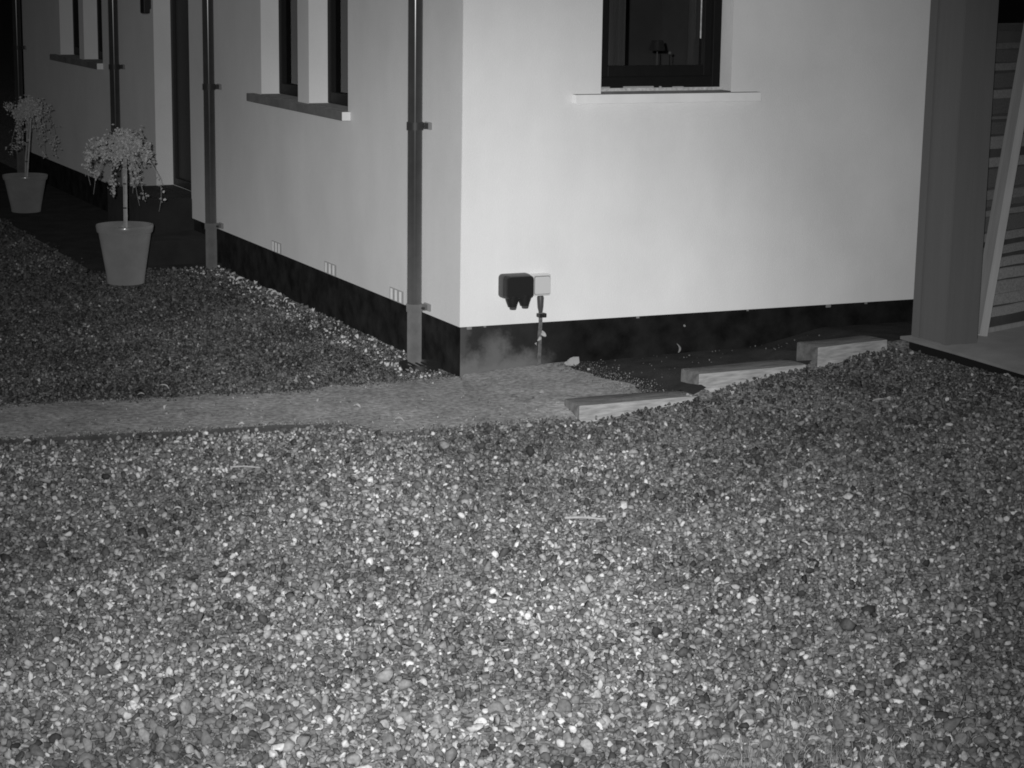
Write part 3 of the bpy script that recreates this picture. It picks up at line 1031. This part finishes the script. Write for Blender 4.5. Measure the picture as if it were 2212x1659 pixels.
def lownoise(x, y, s, seed):
    r = np.random.default_rng(seed)
    v = np.zeros_like(x)
    for i in range(10):
        a = r.uniform(0, 2 * np.pi)
        f = s * r.uniform(.5, 2.0)
        v += np.sin(f * (x * np.cos(a) + y * np.sin(a)) + r.uniform(0, 6.28))
    return v / 3.2


XS, YS, ZS, SS, TS = [], [], [], [], []
for (r0, r1, dens, smin, smean) in ((3.6, 6.2, 4300, .0050, .0104), (6.2, 8.6, 3700, .0050, .0102), (8.6, 11.5, 3000, .0055, .0098), (11.5, 17, 1500, .007, .0115)):
    n = int(area(r0, r1) * dens)
    x, y = wedge(n, r0, r1)
    sz = smin + rng.gamma(3.0, (smean - smin) / 3.0, n)
    keep = ~blocked(x, y)
    # thin scatter of stones on the grit path
    ip = in_path(x, y)
    keep &= ~(ip & (rng.random(n) > 0.13))
    x, y, sz, ip = x[keep], y[keep], sz[keep], ip[keep]
    n = len(x)
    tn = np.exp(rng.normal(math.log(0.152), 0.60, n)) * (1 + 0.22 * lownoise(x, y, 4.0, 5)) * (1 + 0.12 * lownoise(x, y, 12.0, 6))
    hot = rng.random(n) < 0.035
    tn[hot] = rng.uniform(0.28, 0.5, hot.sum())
    tn *= np.where((y > -0.1) & (x < 0), 0.58, 1.0) * (1 - 0.30 * sstep(-0.6, 1.0, x)) * (1 - 0.20 * sstep(-3.6, -1.5, y))  # last factor puts light fall-off towards the house into stone tones
    sz = np.where(hot, np.minimum(sz, 0.012), sz)
    # pale flakes gather at the foot of the long wall
    ed = (x > -0.22) & (y > 0.0) & (rng.random(n) < 0.22)
    tn[ed] = rng.uniform(0.25, 0.6, ed.sum())
    sz = np.where(ip, sz * np.where(rng.random(n) < .12, 0.75, 0.3), sz)
    tn = np.where(ip, np.clip(tn * 1.35, 0.10, 0.36), np.clip(tn, 0.03, 0.52))
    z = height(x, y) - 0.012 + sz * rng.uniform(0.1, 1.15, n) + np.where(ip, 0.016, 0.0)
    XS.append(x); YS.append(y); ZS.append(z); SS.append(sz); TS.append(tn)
ex, ey = [], []
for k in range(5200):
    q = random.random()
    if q < .45:
        u = random.uniform(-4.5, 0.12); yy = path_lo(u) + abs(random.gauss(0, .035)) - .012
    elif q < .8:
        u = random.uniform(-4.5, -0.02); yy = path_hi(u) - abs(random.gauss(0, .04)) + .012
    else:
        yy = random.uniform(-0.85, -0.02); u = 0.56 + random.gauss(0, .06)
    ex.append(u); ey.append(yy)
ex, ey = np.array(ex), np.array(ey)
es = rng.uniform(.002, .0075, len(ex)) * np.where(ex > .3, .7, 1)
XS.append(ex); YS.append(ey); SS.append(es); ZS.append(height(ex, ey) + .006 + es * .35); TS.append(np.clip(np.exp(rng.normal(math.log(.13), .5, len(ex))) * np.where(ey > -0.35, np.where(ex < 0, .7, .55), 1.0), .03, .4))
XS, YS, ZS, SS, TS = [np.concatenate(v) for v in (XS, YS, ZS, SS, TS)]
print('stones', len(XS))
RR = np.hypot(XS - CAM.x, YS - CAM.y)
LV = np.where((RR < 5.2) & (SS > .0115), 2, np.where(RR > 8.6, 0, 1))
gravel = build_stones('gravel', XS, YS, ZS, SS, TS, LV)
print('tris', len(gravel.data.polygons))
tag(gravel, kind='stuff')

# bits of grit and crumbs on the damp soil behind the timber steps
n = 60
x = rng.uniform(0.6, 1.9, n); y = rng.uniform(-0.62, -0.02, n)
tag(build_stones('soil_crumbs', x, y, height(x, y) + 0.001, rng.uniform(.003, .007, n), rng.uniform(.03, .16, n)), kind='stuff')

# ------------------------------------------------------------------ dry leaves, twigs, lumps, grass
def leaf(loc, L, W, rot, tone, label, group=None):
    V = []
    nseg = 5
    for k in range(nseg + 1):
        f = k / nseg
        wd = W * math.sin(math.pi * (0.08 + 0.9 * f)) ** .8
        zc = 0.18 * L * math.sin(f * math.pi)
        V += [(-wd, f * L, zc + wd * .5), (0, f * L, zc), (wd, f * L, zc + wd * .45)]
    Fc = []
    for k in range(nseg):
        a = 3 * k
        Fc += [(a, a + 1, a + 4, a + 3), (a + 1, a + 2, a + 5, a + 4)]
    me = bpy.data.meshes.new('dry_leaf')
    me.from_pydata(V, [], Fc)
    me.materials.append(M_dryleaf)
    a = me.attributes.new('tone', 'FLOAT', 'POINT')
    a.data.foreach_set('value', [tone] * len(V))
    o = link('dry_leaf', me)
    o.location = loc
    o.rotation_euler = rot
    sm = o.modifiers.new('thick', 'SOLIDIFY'); sm.thickness = 0.0008
    return tag(o, label, 'leaf', group)


def hz(x, y):
    return float(height(x, y))


leaf((1.125, -0.022, hz(1.125, -.022) + .004), 0.045, 0.015, (math.radians(80), 0, 1.2), 0.20, 'dry leaf standing upright on dark soil against the plinth', 'dry leaves')
leaf((0.378, -0.030, 0.145), 0.042, 0.009, (math.radians(70), .9, .4), 0.38, 'dry leaf caught on the left of the conduit below the socket', 'dry leaves')
leaf((0.424, -0.024, 0.162), 0.040, 0.010, (math.radians(75), -.8, -.3), 0.42, 'dry leaf caught on the right of the conduit below the socket', 'dry leaves')
leaf((0.372, -0.026, 0.128), 0.026, 0.006, (math.radians(60), 1.6, .8), 0.34, 'shrivelled scrap of leaf hanging lowest on the conduit below the socket', 'dry leaves')
LABL = 'small pale dry leaf lying loose on the gravel'
for k in range(44):
    for tr_ in range(50):
        x, y = wedge(1, 4.3, 10.5, 11, 38)
        if not blocked(x, y, 0.02)[0]:
            break
    x, y = float(x[0]), float(y[0])
    leaf((x, y, hz(x, y) + .012), random.uniform(.022, .045), random.uniform(.006, .012), (random.uniform(-.5, .5), random.uniform(-.5, .5), random.uniform(0, 6.3)), random.uniform(.2, .42), LABL, 'loose leaves on the gravel')
for k in range(14):
    x = -random.uniform(.02, .12); y = random.uniform(.5, 3.3)
    leaf((x, y, hz(x, y) + .012), random.uniform(.03, .05), random.uniform(.008, .014), (random.uniform(-.7, .9), random.uniform(-.5, .5), random.uniform(0, 6.3)), random.uniform(.35, .6), 'pale dry leaf gathered at the foot of the long wall', 'leaves along the long wall')


def twig(x, y, L, a, r, tone_m, label):
    bm = bmesh.new()
    p = [Vector((math.cos(a) * L * (f - .5), math.sin(a) * L * (f - .5), 0.003 * math.sin(f * 4))) for f in (0, .25, .5, .75, 1)]
    tube(bm, p, [r * .7, r * .75, r * .7, r * .6, r * .4], 7)
    o = obj('twig', bm, tone_m, None, True)
    o.location = (x, y, hz(x, y) + 0.016)
    return tag(o, label, 'twig', 'twigs on the gravel')


twig(-1.456, -1.427, 0.11, -.35, .004, M_bark, 'thin pale twig on the gravel left, just below the grit path')
twig(-0.605, -2.55, 0.14, -.42, .0045, M_bark, 'longest pale twig on the gravel in the middle of the picture')
twig(1.209, -1.59, 0.075, 0.35, .004, M_bark, 'short pale twig on the gravel bank below the uppermost timber step')

# lump of broken render near the wall
def lump(name, loc, sx, sy, sz, m, seed):
    r = np.random.default_rng(seed)
    bm = bmesh.new()
    bmesh.ops.create_icosphere(bm, subdivisions=2, radius=1)
    co = np.array([v.co[:] for v in bm.verts])
    for q in range(9):
        nn = r.normal(size=3); nn /= np.linalg.norm(nn)
        co = co - np.maximum(co @ nn - r.uniform(.4, .75), 0)[:, None] * nn
    for v, c in zip(bm.verts, co):
        v.co = Vector((c[0] * sx, c[1] * sy, c[2] * sz))
    o = obj(name, bm, m)
    o.location = loc
    return o


bm = bmesh.new()
prof = [(-.042, 0), (-.036, .010), (-.026, .012), (-.021, .019), (-.011, .021), (-.007, .027), (.012, .033), (.026, .034), (.028, .006), (.010, -.004), (-.020, -.006)]
r_ = random.Random(4)
ra = [bm.verts.new((x, -.018 + r_.uniform(-.004, .004) - .3 * (.03 - z) * .4, z)) for x, z in prof]
rb = [bm.verts.new((x * .8 + r_.uniform(-.004, .004), .016 + r_.uniform(-.004, .004), z * .85)) for x, z in prof]
for i in range(len(prof)):
    bm.faces.new((ra[i], ra[(i + 1) % len(prof)], rb[(i + 1) % len(prof)], rb[i]))
bm.faces.new(ra); bm.faces.new(rb[::-1])
o = obj('render_lump', bm, M_lump)
o.location = (0.545, -0.06, hz(.545, -.06) + .008)
tag(o, 'jagged pale lump of broken render lying at the foot of the plinth', 'rubble')
tag(lump('stone', (0.545, -0.23, hz(.545, -.23) + .008), .010, .009, .008, M_lump, 5), 'small white stone on the edge of the grit path, near the rubble lump', 'stone')
tag(lump('stone', (1.163, -0.006, .165), .007, .006, .007, M_plate, 8), 'tiny pale clod stuck on the dark plinth above the standing leaf', 'stone')


# grass tufts, bottom right
def at_pixel_ground(px, py):
    d = F_ + R_ * ((px - 1106) / 4567.88) + U_ * ((829.5 - py) / 4567.88)
    k = -CAM.z / d.z
    return CAM.x + d.x * k, CAM.y + d.y * k


V, Fc, tones = [], [], []
for (px, py, cnt, spr) in ((1740, 1530, 60, .05), (1790, 1525, 40, .03), (1600, 1640, 110, .07), (1760, 1640, 150, .09), (1860, 1650, 90, .06), (1950, 1610, 40, .06), (2110, 1600, 30, .04), (2040, 1540, 30, .05), (1700, 1650, 70, .07), (2160, 1470, 24, .05)):
    gx, gy = at_pixel_ground(px, py)
    for k in range(cnt):
        x, y = gx + random.gauss(0, spr * 1.4), gy + random.gauss(0, spr * 1.1)
        z = hz(x, y)
        h = random.uniform(.012, .034)
        a = random.uniform(0, 6.28)
        wv = Vector((math.cos(a), math.sin(a), 0)) * .0011
        bend = Vector((random.gauss(0, .014), random.gauss(0, .014), 0))
        p = Vector((x, y, z))
        b0 = len(V)
        V += [p - wv, p + wv, p + wv * .8 + bend * .35 + Vector((0, 0, h * .55)), p - wv * .8 + bend * .35 + Vector((0, 0, h * .55)), p + bend + Vector((0, 0, h))]
        Fc += [(b0, b0 + 1, b0 + 2, b0 + 3), (b0 + 3, b0 + 2, b0 + 4)]
        tones += [random.uniform(.14, .36)] * 5
me = bpy.data.meshes.new('grass')
me.from_pydata([tuple(v) for v in V], [], Fc)
me.materials.append(M_grass)
at = me.attributes.new('tone', 'FLOAT', 'POINT')
at.data.foreach_set('value', tones)
tag(link('grass', me), kind='stuff')
